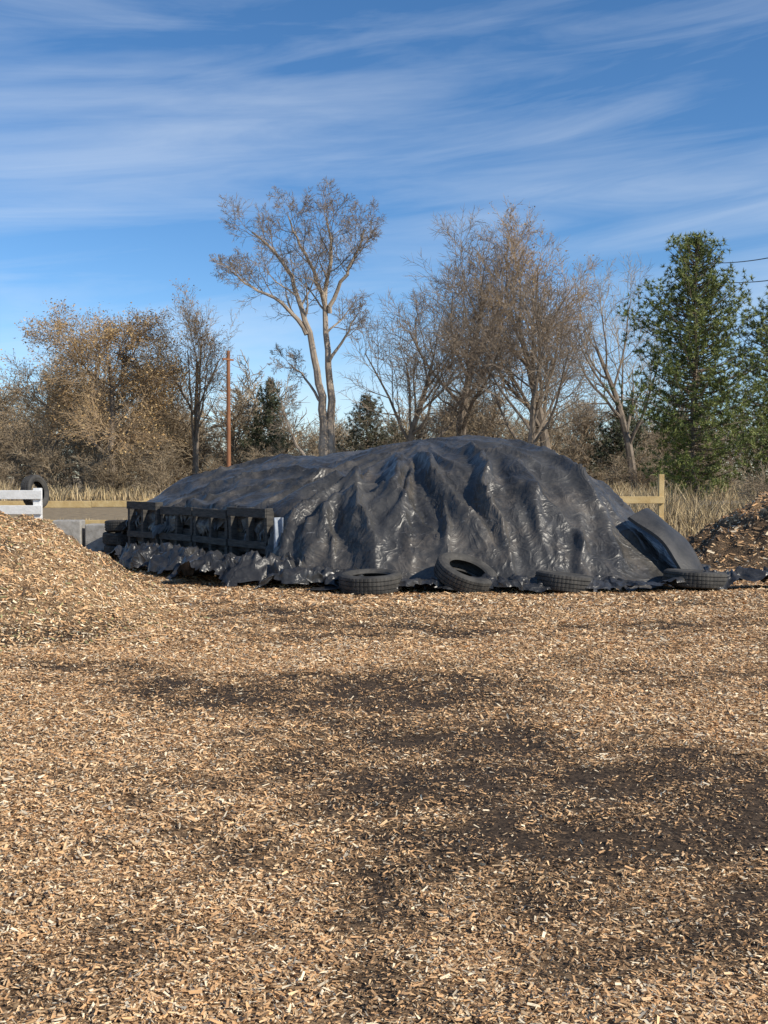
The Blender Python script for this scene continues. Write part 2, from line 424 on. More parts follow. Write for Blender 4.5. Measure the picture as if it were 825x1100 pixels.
a=math.atan2(wd_[1],wd_[0])
crumple('crumpled_plastic_sheet',-3.45,16.35,2.2,.50,a,.36,101.,mat_pl)
crumple('crumpled_plastic_sheet',-2.0,14.5,1.3,.5,-.15,.38,131.,mat_pl)
crumple('crumpled_plastic_sheet',-.9,13.95,.8,.3,.05,.26,141.,mat_pl)
crumple('crumpled_plastic_sheet',4.9,14.1,1.3,.35,.05,.24,151.,mat_pl)
crumple('crumpled_plastic_sheet',1.6,13.6,2.6,.26,.0,.17,171.,mat_pl)

# ---------------------------------------------------------------- box helper
def boxes(name,lst,mat,bevel=.004,parent=None):
    V=[];F=[]
    for (c,s,rz) in lst:
        M=Matrix.Translation(c)@(rz if isinstance(rz,Matrix) else Matrix.Rotation(rz,4,'Z'))
        b=len(V)
        for dz in (-.5,.5):
            for dx,dy in ((-.5,-.5),(.5,-.5),(.5,.5),(-.5,.5)):
                V.append(tuple(M@Vector((dx*s[0],dy*s[1],dz*s[2]))))
        F+=[(b,b+3,b+2,b+1),(b+4,b+5,b+6,b+7),(b,b+1,b+5,b+4),(b+1,b+2,b+6,b+5),(b+2,b+3,b+7,b+6),(b+3,b,b+4,b+7)]
    ob=mesh_obj(name,np.array(V),np.array(F),[mat])
    if bevel:
        m=ob.modifiers.new('b','BEVEL'); m.width=bevel; m.segments=1
    if parent: ob.parent=parent
    return ob
def empty(name):
    e=bpy.data.objects.new(name,None); scene.collection.objects.link(e); return e
mat_wood_old=simple_mat('weathered_wood',(.035,.033,.031),(.115,.105,.092),6,.8,.5,50,.25,(1,1,6))
mat_wood_new=simple_mat('yellow_lumber',(.50,.34,.14),(.66,.49,.24),5,.7,.3,40,.3)
mat_white=simple_mat('white_paint',(.66,.65,.62),(.82,.81,.79),7,.6,.2,30,.4)
mat_conc=simple_mat('concrete',(.26,.245,.22),(.42,.40,.37),9,.85,.4,60,.2)

ang=a
for i in range(4):
    c=WN+wd_*(i+.5)*WL/4 - wnrm*.12
    lean=Matrix.Rotation(ang+math.radians(random.uniform(-2,2)),4,'Z')@Matrix.Rotation(math.radians(random.uniform(-3,4)),4,'X')
    W=1.10; Hh=1.06+random.uniform(-.04,.04)
    L=[]
    o=Vector((c[0],c[1],0))
    def add(lx,ly,lz,sx,sy,sz,jit=0):
        q_=lean@Vector((lx,ly,lz)); L.append((o+q_,(sx,sy,sz),lean@Matrix.Rotation(jit,4,'Y')))
    sgn=1 if (lean@Vector((0,1,0))).dot(Vector((wnrm[0],wnrm[1],0)))<0 else -1
    for k in (-1,0,1): add(k*(W/2-.04),0,Hh/2,.08,.12,Hh)
    for z,hh in ((.08,.15),(.51,.11),(Hh-.07,.14)): add(0,sgn*.073,z,W-.005,.022,hh,random.uniform(-.012,.012))
    for z in (.06,.24,.42,.60,.78,.96): add(0,-sgn*.071,z,W-.005,.018,.12)
    boxes('wooden_pallet',L,mat_wood_old,.003)
U=np.linspace(0,WL,120); Z=np.linspace(0,1.0,30); UU,ZZ=np.meshgrid(U,Z)
off=.03+.05*(fbm(UU*3,ZZ*2,3,201.)-.3)
Xl=WN[0]+wd_[0]*UU+wnrm[0]*off; Yl=WN[1]+wd_[1]*UU+wnrm[1]*off
idx=np.arange(UU.size).reshape(UU.shape)
q2=np.stack([idx[:-1,:-1],idx[:-1,1:],idx[1:,1:],idx[1:,:-1]],-1).reshape(-1,4)
mesh_obj('plastic_liner',np.stack([Xl,Yl,ZZ],-1).reshape(-1,3),q2,[mat_pl],smooth=True)
mat_pale=simple_mat('pale_plastic',(.20,.23,.27),(.46,.49,.54),5,.3,.5,12,.5)
U=np.linspace(0,.22,20); Z=np.linspace(0,.95,40); UU,ZZ=np.meshgrid(U,Z)
off=.05*np.sin(UU*40+ZZ*3)*(.3+ZZ)*.7
Xl=WN[0]-.05+UU*.75+off*.3; Yl=WN[1]-.44-.1*UU+off-.10*(1-ZZ)
idx=np.arange(UU.size).reshape(UU.shape)
q2=np.stack([idx[:-1,:-1],idx[:-1,1:],idx[1:,1:],idx[1:,:-1]],-1).reshape(-1,4)
kk=(ZZ>.2+.25*vnoise(UU*20,ZZ*0+1,3.))
q2=q2[kk.ravel()[q2].all(1)]
mesh_obj('torn_plastic_flap',np.stack([Xl,Yl,ZZ],-1).reshape(-1,3),q2,[mat_pale],smooth=True)

# ---------------------------------------------------------------- tires
mat_tire=simple_mat('tire_rubber',(.026,.025,.024),(.090,.083,.073),5,.75,.25,60,.3,dist=.004)
def tire(loc,rot,R=.38,W=.23,name='old_tire'):
    ri=R*.60; hw=W/2
    prof=[(ri,-hw*.62),(ri+.02,-hw*.80),(ri+.05,-hw*.92),(R*.80,-hw*1.0),(R*.90,-hw*.97),(R*.955,-hw*.86),(R*.985,-hw*.80),
          (R,-hw*.55),(R,-hw*.50),(R-.012,-hw*.48),(R-.012,-hw*.42),(R,-hw*.40),(R+.003,-hw*.06),(R-.010,-hw*.04),(R-.010,hw*.04),(R+.003,hw*.06),
          (R,hw*.40),(R-.012,hw*.42),(R-.012,hw*.48),(R,hw*.50),(R,hw*.55),(R*.985,hw*.80),(R*.955,hw*.86),(R*.90,hw*.97),(R*.80,hw),(ri+.05,hw*.92),(ri+.02,hw*.80),(ri,hw*.62),
          (ri+.015,hw*.5),(R*.86,hw*.70),(R*.92,hw*.4),(R*.93,0),(R*.92,-hw*.4),(R*.86,-hw*.70),(ri+.015,-hw*.5)]
    n=144; m=len(prof); V=np.zeros((n,m,3))
    for i in range(n):
        th=2*math.pi*i/n
        for j,(r,z) in enumerate(prof):
            if 6<=j<=21 and (i%3==0): r=r-.004
            V[i,j]=(r*math.cos(th),r*math.sin(th),z)
    ii=np.arange(n)[:,None]; jj=np.arange(m)[None,:]
    q=np.stack([ii*m+jj,((ii+1)%n)*m+jj,((ii+1)%n)*m+(jj+1)%m,ii*m+(jj+1)%m],-1).reshape(-1,4)
    ob=mesh_obj(name,V.reshape(-1,3),q,[mat_tire],smooth=False)
    ob.location=loc; ob.rotation_euler=[math.radians(k) for k in rot]
    return ob
tire((-.18,13.60,.15),(3,-2,10),.42,.25)
tire((1.10,13.72,.24),(26,2,40),.43,.25)
tire((2.42,13.66,.14),(6,3,80),.40,.24)
tire((4.30,14.10,.14),(-2,3,0),.43,.23)
tire((3.85,16.7,.98),(0,38,-14),.38,.24)
tire((-5.0,19.6,.13),(0,0,0),.36,.23)
tire((-5.03,19.62,.37),(2,1,30),.36,.23)
tire((-4.98,19.6,.61),(-2,2,60),.36,.22)
tire((-6.1,17.9,1.28),(80,20,70),.30,.20)
n1_,n2_=30,16
top=Vector((3.78,15.25,.98)); bot=Vector((4.50,14.75,.10)); side=Vector((.40,.62,.06)).normalized()
ax=(bot-top); L_=ax.length; ax.normalize(); nr=ax.cross(side).normalized()
if nr.z<0: nr=-nr
V=[]
for lay in (0,.045):
    for i in range(n1_):
        for j in range(n2_):
            s=i/(n1_-1); t_=j/(n2_-1)-.5
            pt=top+ax*(s*L_)+side*(t_*.85)+nr*(.08+lay+.10*math.sin(math.pi*s)-.35*t_*t_+.015*math.sin(9*s+5*t_))
            V.append(tuple(pt))
F=[];N_=n1_*n2_
for i in range(n1_-1):
    for j in range(n2_-1):
        k=i*n2_+j; F.append((k,k+1,k+n2_+1,k+n2_)); F.append((N_+k,N_+k+n2_,N_+k+n2_+1,N_+k+1))
def rim(a,b): F.append((a,b,b+N_,a+N_))
for i in range(n1_-1): rim(i*n2_,(i+1)*n2_); rim((i+1)*n2_+n2_-1,i*n2_+n2_-1)
for j in range(n2_-1): rim(j+1,j); rim((n1_-1)*n2_+j,(n1_-1)*n2_+j+1)
mat_mat=simple_mat('rubber_mat',(.022,.022,.022),(.060,.056,.052),4,.55,.3,30,.4)
mesh_obj('rubber_mat',np.array(V),np.array(F),[mat_mat],smooth=False)

def tube(name,pts,r,mat,res=6):
    cu=bpy.data.curves.new(name,'CURVE'); cu.dimensions='3D'; sp=cu.splines.new('NURBS'); sp.points.add(len(pts)-1)
    for i,pp in enumerate(pts): sp.points[i].co=(*pp,1)
    sp.use_endpoint_u=True; sp.order_u=4; cu.bevel_depth=r; cu.bevel_resolution=3; cu.resolution_u=8
    cu.materials.append(mat); ob=bpy.data.objects.new(name,cu); scene.collection.objects.link(ob); return ob
mat_hose=simple_mat('hose_rubber',(.05,.055,.065),(.11,.12,.14),5,.35,.1,20,.5)
tube('garden_hose',[(-4.0,16.9,.30),(-3.6,16.3,.36),(-3.2,15.8,.26),(-2.7,15.2,.34),(-2.2,14.6,.30),(-2.6,14.4,.24),(-3.0,14.9,.29),(-2.4,15.2,.38),(-1.9,14.8,.34)],.028,mat_hose)

# ---------------------------------------------------------------- fences
fl=[]
for x in (-8.0,-5.75): fl.append(((x,17.0,.68),(.12,.12,1.36),0))
for z in (1.25,1.00,.62): fl.append(((-6.9,16.92,z),(2.5,.035,.15),0))
fl.append(((-9.4,16.92,1.25),(2.4,.035,.15),0)); fl.append(((-9.4,16.92,1.0),(2.4,.035,.15),0))
boxes('white_fence',fl,mat_white,.006)
fl=[]
for x in (-9.5,-7.2,-4.9,): fl.append(((x,21.1,.55),(.10,.10,1.10),0))
fl+= [((-8.3,21.0,.98),(4.6,.04,.14),.004),((-5.1,21.0,.99),(1.8,.04,.13),-.006),((-6.9,21.0,.60),(6.,.04,.12),0)]
boxes('wooden_fence',fl,mat_wood_new,.005)
fl=[]
for x in (3.6,5.95): fl.append(((x,22.0,.80),(.11,.11,1.6),0))
for z in (1.05,.62): fl.append(((4.75,21.92,z),(2.5,.04,.15),.0))
boxes('wooden_fence',fl,mat_wood_new,.005)
fl=[((-6.25,20.3,.34),(.55,.4,.70),.05),((-5.68,20.35,.30),(.42,.4,.62),-.06)]
boxes('concrete_block',fl,mat_conc,.02)

# ---------------------------------------------------------------- road and grass
mat_road=simple_mat('gravel_road',(.20,.185,.17),(.30,.28,.25),1.5,.9,.3,20,.2)
Xr=np.linspace(-150,60,60); V=[]
for xx in Xr:
    V.append((xx,52+xx*.02,.03)); V.append((xx,64+xx*.02,.03))
V=np.array(V); i=np.arange(len(Xr)-1)*2
mesh_obj('road',V,np.stack([i,i+2,i+3,i+1],-1),[mat_road])
mat_grass=attr_mat('dry_grass_blades',.8,.2)
def grass(x,y,h,cols,w=.03):
    n=len(x); a=rng.uniform(0,2*np.pi,n); L=h*rng.uniform(.45,1.15,n)
    lean=rng.normal(0,.30,(n,2))*L[:,None]
    wv=np.stack([np.cos(a),np.sin(a),0*a],-1)*(w*rng.uniform(.6,1.4,n))[:,None]
    b=np.stack([x,y,np.zeros(n)],-1)
    m=b+np.stack([lean[:,0]*.35,lean[:,1]*.35,L*.55],-1); t=b+np.stack([lean[:,0],lean[:,1],L],-1)
    V=np.stack([b-wv,b+wv,m+wv*.7,m-wv*.7,t+wv*.15,t-wv*.15],1)
    k=np.arange(n)[:,None]*6
    F=np.concatenate([k+np.array([[0,1,2,3]]),k+np.array([[3,2,4,5]])])
    c=np.array(cols)[rng.integers(0,len(cols),n)]*rng.uniform(.7,1.2,(n,1))
    return V.reshape(-1,3),F,np.concatenate([c,c])
gc=[(.52,.40,.22),(.60,.47,.28),(.44,.33,.18),(.32,.24,.14),(.26,.20,.13)]
GV=[];GF=[];GC=[];o=0
for (n,x0,x1,y0,y1,f0,s0,h0,h1,w_) in ((28000,-45,35,66,80,.3,301.,.35,2.1,.035),(30000,5.5,22,25,38,.6,311.,.20,2.3,.014),(5000,-16,-4,24,34,.5,312.,.1,.5,.02)):
    x=rng.uniform(x0,x1,n); y=rng.uniform(y0,y1,n); k=fbm(x*f0,y*f0,3,s0)
    V,F,C=grass(x,y,h0+h1*np.clip(k-.32,0,1),gc,w_); GV.append(V);GF.append(F+o);GC.append(C);o+=len(V)
mesh_obj('dry_grass',np.concatenate(GV),np.concatenate(GF),[mat_grass],fcol=np.concatenate(GC))

# ---------------------------------------------------------------- trees
def tubes(segs,sides):
    A=np.array([s[0] for s in segs]);B=np.array([s[1] for s in segs]);R0=np.array([s[2] for s in segs]);R1=np.array([s[3] for s in segs])
    d=B-A; L=np.linalg.norm(d,axis=1)[:,None]+1e-9; d=d/L
    A=A-d*R0[:,None]*.3
    ref=np.where(np.abs(d[:,2:3])<.9,np.array([[0,0,1.]]),np.array([[1.,0,0]]))
    u=np.cross(d,ref); u/=np.linalg.norm(u,axis=1)[:,None]; v=np.cross(d,u)
    n=len(segs); V=np.empty((n,2,sides,3))
    for k in range(sides):
        th=2*math.pi*k/sides; o=u*math.cos(th)+v*math.sin(th)
        V[:,0,k]=A+o*R0[:,None]; V[:,1,k]=B+o*R1[:,None]
    b=np.arange(n)[:,None]*2*sides; F=[]
    for k in range(sides):
        k2=(k+1)%sides; F.append(b+np.array([[k,k2,sides+k2,sides+k]]))
    F=np.stack(F,1).reshape(-1,4)
    return V.reshape(-1,3),F
class Tree:
    def __init__(s,seed,spec): s.r=random.Random(seed); s.S=[]; s.tips=[]; s.P=spec
    def branch(s,p,d,L,r,lvl):
        P=s.P; R=s.r; n=P['seg'][lvl]; step=L/n; w=P['wander'][lvl]; up=P['up'][lvl]
        px,py,pz=p; dx,dy,dz=d; pts=[(px,py,pz,dx,dy,dz,r)]; rr=r
        rend=r*P.get('taper',.35)
        for i in range(n):
            dx+=R.gauss(0,w); dy+=R.gauss(0,w); dz+=R.gauss(0,w)+up
            m=math.sqrt(dx*dx+dy*dy+dz*dz)+1e-9; dx/=m;dy/=m;dz/=m
            qx=px+dx*step; qy=py+dy*step; qz=pz+dz*step
            r2=r+(rend-r)*(i+1)/n
            s.S.append(((px,py,pz),(qx,qy,qz),rr,r2)); px,py,pz,rr=qx,qy,qz,r2
            pts.append((px,py,pz,dx,dy,dz,r2))
        if lvl<P['max']:
            s.sprout(pts,L,lvl)
        else: s.tips.append((px,py,pz))
    def sprout(s,pts,L,lvl,start=None,nch=None):
        P=s.P;R=s.r; n=len(pts)-1
        st=P['start'][lvl] if start is None else start
        nc=P['nch'][lvl] if nch is None else nch
        az=R.uniform(0,6.28)
        for k in range(nc):
            t=st+(1-st)*(k+R.random())/nc; f=t*n; i=min(int(f),n-1); f-=i
            a=pts[i];b=pts[i+1]
            p=tuple(a[j]+(b[j]-a[j])*f for j in range(3)); d=a[3:6]; r=a[6]+(b[6]-a[6])*f
            az+=2.4+R.uniform(-.5,.5)
            ang=math.radians(R.uniform(*P['ang'][lvl]))
            if k==nc-1: ang*=.4
            ux,uy,uz=(d[1],-d[0],0) if abs(d[2])<.95 else (1,0,0)
            m=math.sqrt(ux*ux+uy*uy+uz*uz)+1e-9; ux/=m;uy/=m;uz/=m
            vx=d[1]*uz-d[2]*uy; vy=d[2]*ux-d[0]*uz; vz=d[0]*uy-d[1]*ux
            ca,sa=math.cos(az),math.sin(az)
            ox,oy,oz=ux*ca+vx*sa,uy*ca+vy*sa,uz*ca+vz*sa
            c2,s2=math.cos(ang),math.sin(ang)
            nd=(d[0]*c2+ox*s2,d[1]*c2+oy*s2,d[2]*c2+oz*s2)
            ln=L*P['ratio'][lvl]*(1-P.get('tl',.45)*(t-st)/(1-st+1e-6))*R.uniform(.75,1.2)
            s.branch(p,nd,ln,max(r*P['rr'][lvl],P['rmin']),lvl+1)
    def limb(s,pts,r0,r1,start,nch,L,lvl=0):
        out=[];n=len(pts); sm=[]
        for i in range(n-1):
            p0=Vector(pts[max(i-1,0)]);p1=Vector(pts[i]);p2=Vector(pts[i+1]);p3=Vector(pts[min(i+2,n-1)])
            for k in range(4):
                t=k/4; q_=.5*((2*p1)+(-p0+p2)*t+(2*p0-5*p1+4*p2-p3)*t*t+(-p0+3*p1-3*p2+p3)*t**3)
                q_+=Vector((s.r.gauss(0,.05),s.r.gauss(0,.05),0)); sm.append(q_)
        sm.append(Vector(pts[-1]))
        m=len(sm)
        for i in range(m):
            d=(sm[min(i+1,m-1)]-sm[max(i-1,0)]).normalized(); r=r0+(r1-r0)*(i/(m-1))**.8
            out.append((*sm[i],*d,r))
            if i: s.S.append((tuple(sm[i-1]),tuple(sm[i]),out[i-1][6],r))
        s.sprout(out,L,lvl,start,nch)
    def build(s,name,mats,leaf=0.,leafsize=.15,leafcol=None,per=1,link=True,thick=.05):
        big=[q for q in s.S if q[2]>thick]; sm=[q for q in s.S if q[2]<=thick]
        Vs=[];Fs=[];fm=[];o=0
        for lst,sd,mi in ((big,7,0),(sm,3,1)):
            if lst:
                V,F=tubes(lst,sd); Vs.append(V);Fs.append(F+o);o+=len(V); fm.append(np.full(len(F),mi))
        ncol=sum(len(f) for f in Fs); col=np.full((ncol,3),.2)
        if leaf>0:
            T=np.array(s.tips)
            pm=vnoise(T[:,0]*.55+T[:,1]*.3,T[:,2]*.55,400.)
            T=T[rng.random(len(T))<leaf*(.3+1.4*pm)]; T=np.repeat(T,per,axis=0)+rng.normal(0,.18,(len(T)*per,3))
            n=len(T); V=T[:,None,:]+rng.normal(0,leafsize,(n,4,3))*.6
            Vs.append(V.reshape(-1,3)); F=np.arange(n*4).reshape(-1,4)+o; Fs.append(F); fm.append(np.full(n,2))
            c=np.array(leafcol)[rng.integers(0,len(leafcol),n)]*rng.uniform(.7,1.3,(n,1)); col=np.concatenate([col,c])
        Z=np.concatenate(Vs)[:,2]; print('TREE',name,len(s.S),len(s.tips),round(float(Z.max()),1))
        return mesh_obj(name,np.concatenate(Vs),np.concatenate(Fs),mats,fmat=np.concatenate(fm),fcol=col,link=link)
bark=simple_mat('grey_bark',(.12,.095,.07),(.28,.225,.175),3,.9,.4,18,.15,(1,1,.3))
bark_pale=simple_mat('pale_bark',(.24,.19,.145),(.46,.38,.30),3,.9,.5,14,.15,(1,1,.4))
twig=simple_mat('twig_bark',(.17,.13,.095),(.33,.26,.19),1.5,.9,0,10,.15)
twig_tan=simple_mat('tan_twig',(.28,.20,.12),(.44,.32,.20),1.2,.9,0,10,.15)
twig_far=simple_mat('far_twig',(.24,.185,.125),(.44,.35,.24),.35,.9,0,10,.1)
leafm=attr_mat('dead_leaves',.8,.2)
TANL=[(.46,.30,.13),(.38,.24,.11),(.52,.37,.18),(.30,.20,.10)]

spec=dict(max=4,seg=[8,6,5,4,2],wander=[.1,.15,.18,.2,.2],up=[.05,.09,.06,.03,.0],start=[.45,.2,.2,.15],nch=[8,7,6,5],
          ang=[(25,60),(25,60),(25,65),(20,60)],ratio=[.85,.62,.60,.65],rr=[.42,.55,.55,.55],rmin=.013,tl=.45,taper=.3)
T=Tree(11,spec)
b=70
T.limb([(-4.0,b,0),(-4.1,b,3.5),(-4.3,b,7),(-4.9,b-.3,10.5),(-5.7,b-.5,13.5),(-7.2,b,16.5),(-9.0,b+.4,18.2)],.42,.06,.50,10,4.4)
T.limb([(-3.7,b,0),(-3.6,b+.2,4.5),(-3.75,b+.3,9),(-4.0,b+.6,13.5),(-3.6,b+.5,17),(-3.9,b+.2,19.2)],.40,.05,.50,12,4.2)
T.limb([(-4.0,b+.5,13.),(-4.8,b+.4,15.5),(-6.0,b+.2,17.8),(-6.5,b,19.2)],.19,.04,.3,8,3.5)
T.limb([(-3.8,b+.5,12.8),(-2.9,b+.2,14.8),(-1.9,b,16.6),(-1.3,b-.4,18.2)],.18,.04,.35,8,3.6)
T.limb([(-5.1,b-.3,11.2),(-6.9,b-.8,13.2),(-8.8,b-1,14.2),(-10.2,b-1,15.2)],.18,.04,.35,8,3.3)
T.limb([(-4.2,b,2.4),(-5.4,b-.3,2.9),(-6.3,b-.5,4.6),(-7.2,b-.5,7.2)],.17,.04,.45,5,2.6)
T.limb([(-3.7,b,9.5),(-2.6,b-.6,11.0),(-1.8,b-1.,12.4)],.13,.04,.4,5,2.2)
T.limb([(-4.2,b,6.5),(-5.4,b+.6,8.3),(-6.6,b+1.,9.4)],.12,.04,.4,5,2.4)
T.build('bare_cottonwood_tree',[bark_pale,twig])

def round_tree(seed,h,spread,nch=(10,9,8,6),up=.08,rmin=.014,st=.28,r=.022):
    sp=dict(max=4,seg=[6,6,5,4,2],wander=[.09,.13,.17,.2,.2],up=[.05,up,up*.7,.04,.02],start=[st,.2,.2,.15],nch=nch,
          ang=[(spread*.4,spread),(25,55),(25,60),(20,55)],ratio=[.72,.60,.58,.62],rr=[.5,.52,.55,.55],rmin=rmin,tl=.4,taper=.3)
    T=Tree(seed,sp); T.branch((0,0,0),(0.02,0,1),h*.60,h*r,0)
    zm=max(q[1][2] for q in T.S); k=h/zm
    sc=lambda v:(v[0]*k,v[1]*k,v[2]*k)
    T.S=[(sc(q[0]),sc(q[1]),q[2],q[3]) for q in T.S]; T.tips=[sc(q) for q in T.tips]
    return T
def place(ob,x,y,s=1.,rz=0.,sx=1.):
    ob.location=(x,y,-.05); ob.scale=(s*sx,s*sx,s); ob.rotation_euler=(0,0,rz)
T=round_tree(21,14.6,75,(14,12,9,7),.05); place(T.build('brown_leaved_tree',[bark,twig_tan,leafm],leaf=.8,leafsize=.075,leafcol=TANL,per=2),-19.8,74,1.,.5,1.2)
T=round_tree(22,16.0,35,(9,8,7,6),.12); place(T.build('brown_leaved_tree',[bark,twig_tan,leafm],leaf=.5,leafsize=.08,leafcol=TANL),-14.2,77,1.,1.5,.85)
T=round_tree(23,11.5,60,(8,8,7,5),.08); place(T.build('bare_tree',[bark,twig_far]),-27,80,1.,.5,1.)
T=round_tree(31,21.0,55,(12,10,8,7),.09); place(T.build('bare_tree',[bark,twig]),5.0,72,1.,.3,1.)
T=round_tree(32,22.2,45,(12,10,8,7),.12); place(T.build('bare_tree',[bark,twig_tan,leafm],leaf=.4,leafsize=.08,leafcol=TANL),12.0,74,1.,2.3,.95)
T=round_tree(33,15.5,60,(11,9,8,7),.09); place(T.build('bare_tree',[bark,twig]),1.4,69,1.,1.3,.95)
T=round_tree(34,14.5,65,(12,9,8,7),.09); place(T.build('bare_tree',[bark,twig]),8.8,64,1.,4.,1.)
T=round_tree(35,19.5,45,(10,8,7,6),.1); place(T.build('bare_tree',[bark,twig_far]),18.6,76,1.,5.,.85)
tick('trees')
par=empty('distant_trees')
protos=[]
for sd in (51,52,53,54):
    sp=dict(max=3,seg=[6,5,4,2],wander=[.1,.16,.18,.2],up=[.05,.08,.05,.03],start=[.12,.15,.1],nch=[14,10,9],
          ang=[(20,70),(25,60),(20,60)],ratio=[.62,.52,.55],rr=[.45,.5,.5],rmin=.02,tl=.35,taper=.35)
    T=Tree(sd,sp); T.branch((0,0,0),(0,0,1),5.5,.16,0)
    protos.append(T.build('distant_proto',[twig_far,twig_far],link=False).data)
R=random.Random(5)
for i in range(150):
    x=R.uniform(-62,55); y=R.uniform(84,125)
    o=bpy.data.objects.new('clump',protos[i%4]); scene.collection.objects.link(o); o.parent=par
    s=R.uniform(.75,1.25)*(1.0 if R.random()<.8 else 1.4); o.location=(x,y,-.2); o.scale=(s*1.3,s*1.3,s); o.rotation_euler=(0,0,R.uniform(0,6))
par2=empty('brush')
for i in range(90):
    x=R.uniform(-45,40); y=R.uniform(72,84)
    o=bpy.data.objects.new('shrub',protos[i%4]); scene.collection.objects.link(o); o.parent=par2
    s=R.uniform(.3,.6); o.location=(x,y,-.3); o.scale=(s*1.6,s*1.6,s); o.rotation_euler=(0,0,R.uniform(0,6))
for i in range(7):
    x=R.uniform(9.5,20); y=R.uniform(29,38)
    o=bpy.data.objects.new('shrub',protos[i%4]); scene.collection.objects.link(o); o.parent=par2
    s=R.uniform(.14,.24); o.location=(x,y,-.15); o.scale=(s*1.6,s*1.6,s*1.1); o.rotation_euler=(0,0,R.uniform(0,6))

mat_needle=attr_mat('pine_needles',.65,.3)
def conifer(name,x0,y0,h,rad,seed,nb=330,low=.04,cl=13,needles=16,nl=.22,cols=((.08,.105,.030),(.145,.175,.045),(.235,.26,.08)),wid=.018,peak=.3,pw=.6):
    R=random.Random(seed); S=[]; C=[]
    pts=[(x0+R.gauss(0,.05),y0+R.gauss(0,.05),h*i/10) for i in range(11)]
    for i in range(10): S.append((pts[i],pts[i+1],.2*(1-i/10.5)*h/12,.2*(1-(i+1)/10.5)*h/12))
    az=0
    lob=[[R.uniform(.55,1.25) for _ in range(5)] for _ in range(14)]
    for k in range(nb):
        t=low+(1-low)*((k+.5)/nb)
        tt=(t-low)/(1-low)
        env=(min(tt/peak+.15,1)**.5)*(1-max(tt-peak,0)/(1-peak))**pw
        az+=2.399+R.uniform(-.4,.4)
        L=rad*env*R.uniform(.7,1.1)*lob[int(tt*13.9)][int((az%6.283)/6.284*5)]+.12
        dx,dy=math.cos(az),math.sin(az); z=h*t*.985; el=.10+.55*tt+R.uniform(-.15,.15)
        px,py,pz=x0,y0,z; n=6
        for i in range(n):
            e=el-.25+ .12*i
            q=(px+dx*math.cos(e)*L/n,py+dy*math.cos(e)*L/n,pz+math.sin(e)*L/n)
            S.append(((px,py,pz),q,.035*(1-i/n)+.006,.035*(1-(i+1)/n)+.006)); px,py,pz=q
            if i>=1:
                for m in range(max(1,int(cl*L/rad/3))):
                    sd=.30*L*(1-i/n*.5)
                    C.append((px+R.gauss(0,sd*.42),py+R.gauss(0,sd*.42),pz+R.gauss(0,.13)+.05,R.random()*.6+.4*i/n))
    C=np.array(C)
    c=np.repeat(C[:,:3],needles,axis=0); N=len(c)
    d=rng.normal(0,1,(N,3)); d[:,2]+=.55; d/=np.linalg.norm(d,axis=1)[:,None]
    s=np.cross(d,rng.normal(0,1,(N,3))); s/=np.linalg.norm(s,axis=1)[:,None]
    l=nl*rng.uniform(.6,1.2,N)[:,None]
    V=np.stack([c-s*wid,c+s*wid,c+d*l],1)
    cc=np.array(cols); f=np.repeat(C[:,3],needles); ci=np.clip((f*3).astype(int),0,2)
    col=cc[ci]*rng.uniform(.7,1.25,(N,1))
    V1,F1=tubes(S,4)
    F2=np.arange(N*3).reshape(-1,3)+len(V1)
    return mesh_obj(name,np.concatenate([V1,V.reshape(-1,3)]),[F1,F2],[bark,mat_needle],fmat=np.concatenate([np.zeros(len(F1)),np.ones(N)]),fcol=np.concatenate([np.full((len(F1),3),.2),col]))
conifer('pine_tree',13.6,45,12.0,3.5,61,nb=290,low=.05,cl=18,peak=.35,pw=.5)
conifer('pine_tree',19.3,50,10.5,3.6,62,nb=260,low=.03,cl=15,peak=.4,pw=.6)
conifer('juniper_tree',-9.3,84,9.4,2.2,63,nb=160,cols=((.07,.085,.045),(.09,.105,.055),(.13,.13,.08)),low=.02,needles=12,nl=.3,wid=.03)
conifer('juniper_tree',-1.5,90,8.5,3.4,64,nb=180,cols=((.09,.095,.055),(.12,.115,.07),(.16,.14,.10)),low=.02,needles=12,nl=.3,wid=.03)
conifer('juniper_tree',19.5,84,7.,3.0,65,nb=150,cols=((.07,.085,.045),(.09,.105,.055),(.13,.13,.08)),low=.02,needles=12,nl=.3,wid=.03)

mat_pole=simple_mat('pole_wood',(.22,.095,.05),(.34,.16,.085),3,.85,.4,20,.2,(1,1,.3))
def cyl(name,x,y,z0,z1,r0,r1,mat,parent=None,sides=14):
    V,F=tubes([((x,y,z0),(x,y,z1),r0,r1)],sides); ob=mesh_obj(name,V,F,[mat],smooth=True)
    if parent: ob.parent=parent
    return ob
up=empty('utility_pole'); cyl('pole',-10.6,70,0,10.1,.16,.12,mat_pole,up)
boxes('crossarm',[((-10.6,69.85,9.5),(1.0,.1,.12),0.9)],mat_pole,0,up)
mat_wire=simple_mat('wire',(.03,.03,.03),(.05,.05,.05),5,.6,0,5)
for k,dz in enumerate((0,-1.1)):
    A=Vector((22+k*.6,40,12.2+dz)); B=Vector((30+k*.6,95,21.2+dz*1.6)); pts=[]
    for i in range(9):
        t=i/8; q_=A.lerp(B,t); q_.z-=1.4*4*t*(1-t)*.5; pts.append(tuple(q_))
    tube('power_line',pts,.035,mat_wire)
up=empty('utility_pole'); cyl('pole',22.3,40,0,12.8,.17,.12,mat_pole,up)
boxes('crossarm',[((22.3,39.85,12.15),(1.8,.1,.12),0)],mat_pole,0,up)

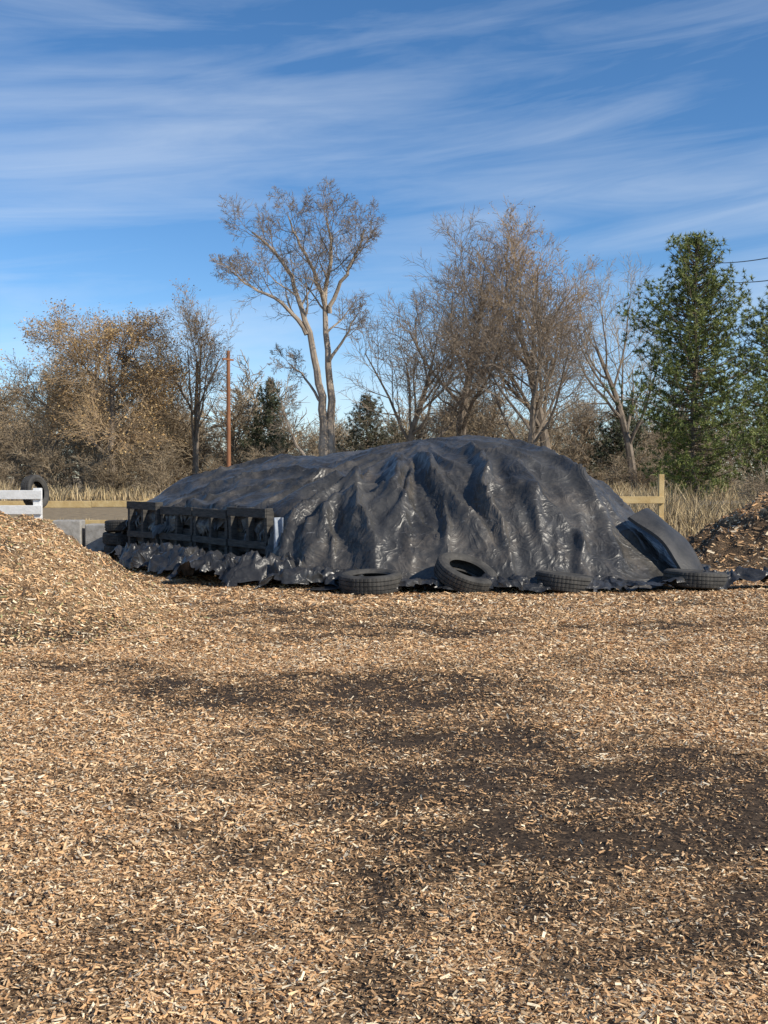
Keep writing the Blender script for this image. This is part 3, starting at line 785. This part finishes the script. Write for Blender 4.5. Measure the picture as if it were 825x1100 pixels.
# ---------------------------------------------------------------- light, sky
el=math.radians(35); az=math.radians(122)
ld=bpy.data.lights.new('sun','SUN'); ld.energy=5.0; ld.angle=math.radians(.5); ld.color=(1,.92,.78)
lo=bpy.data.objects.new('sun',ld); scene.collection.objects.link(lo)
to=Vector((math.sin(az)*math.cos(el),math.cos(az)*math.cos(el),math.sin(el)))
lo.rotation_euler=to.to_track_quat('Z','Y').to_euler()
w=bpy.data.worlds.new('World'); scene.world=w; w.use_nodes=True
t=NT(w.node_tree); bg=t.n['Background']
sky=t.add('ShaderNodeTexSky',sky_type='NISHITA',sun_disc=False,sun_elevation=el,sun_rotation=az,altitude=1600.,air_density=1.0,dust_density=.3,ozone_density=3.)
hs=t.add('ShaderNodeHueSaturation',{'Saturation':1.2,'Value':1.36,'Color':sky.outputs[0]})
gen=t.add('ShaderNodeTexCoord').outputs['Generated']
sx=t.add('ShaderNodeSeparateXYZ',{0:gen})
zz=t.math('ADD',t.math('MULTIPLY',sx.outputs[2],5.5),t.math('MULTIPLY',sx.outputs[0],-.7))
cv=t.add('ShaderNodeCombineXYZ',{0:sx.outputs[0],1:sx.outputs[1],2:zz})
n1=t.add('ShaderNodeTexNoise',{'Vector':cv.outputs[0],'Scale':1.6,'Detail':6.,'Roughness':.5,'Distortion':.4})
z2=t.math('ADD',t.math('MULTIPLY',sx.outputs[2],16.),t.math('MULTIPLY',sx.outputs[0],-1.6))
cv2=t.add('ShaderNodeCombineXYZ',{0:t.math('MULTIPLY',sx.outputs[0],1.8),1:sx.outputs[1],2:z2})
n2=t.add('ShaderNodeTexNoise',{'Vector':cv2.outputs[0],'Scale':2.0,'Detail':6.,'Roughness':.6,'Distortion':.6})
f=t.math('ADD',t.math('MULTIPLY',n1.outputs[0],.6),t.math('MULTIPLY',n2.outputs[0],.4))
bz=t.math('DIVIDE',t.math('SUBTRACT',t.math('ADD',sx.outputs[2],t.math('MULTIPLY',sx.outputs[0],.04)),.27),.065)
band=t.math('EXPONENT',t.math('MULTIPLY',t.math('MULTIPLY',bz,bz),-1.))
f=t.math('ADD',f,t.math('MULTIPLY',band,.07))
lowl=t.math('MULTIPLY',t.math('SUBTRACT',.22,sx.outputs[2],clamp=True),.32)
f=t.math('ADD',f,lowl)
cl=t.ramp(f,[(.48,g3(0)),(.62,g3(.22)),(.78,g3(.48))])
col=t.mix(cl,hs.outputs[0],(7.2,8.0,9.0))
t.l.new(col,bg.inputs[0]); bg.inputs[1].default_value=.11

# ---------------------------------------------------------------- camera
cd=bpy.data.cameras.new('camera'); cam=bpy.data.objects.new('camera',cd); scene.collection.objects.link(cam)
cam.location=(0,0,1.55); cam.rotation_euler=(math.radians(90-1.98),0,0)
cd.sensor_fit='VERTICAL'; cd.sensor_height=36; cd.lens=36; cd.clip_end=4000; cd.clip_start=.05
scene.camera=cam
tick('end')
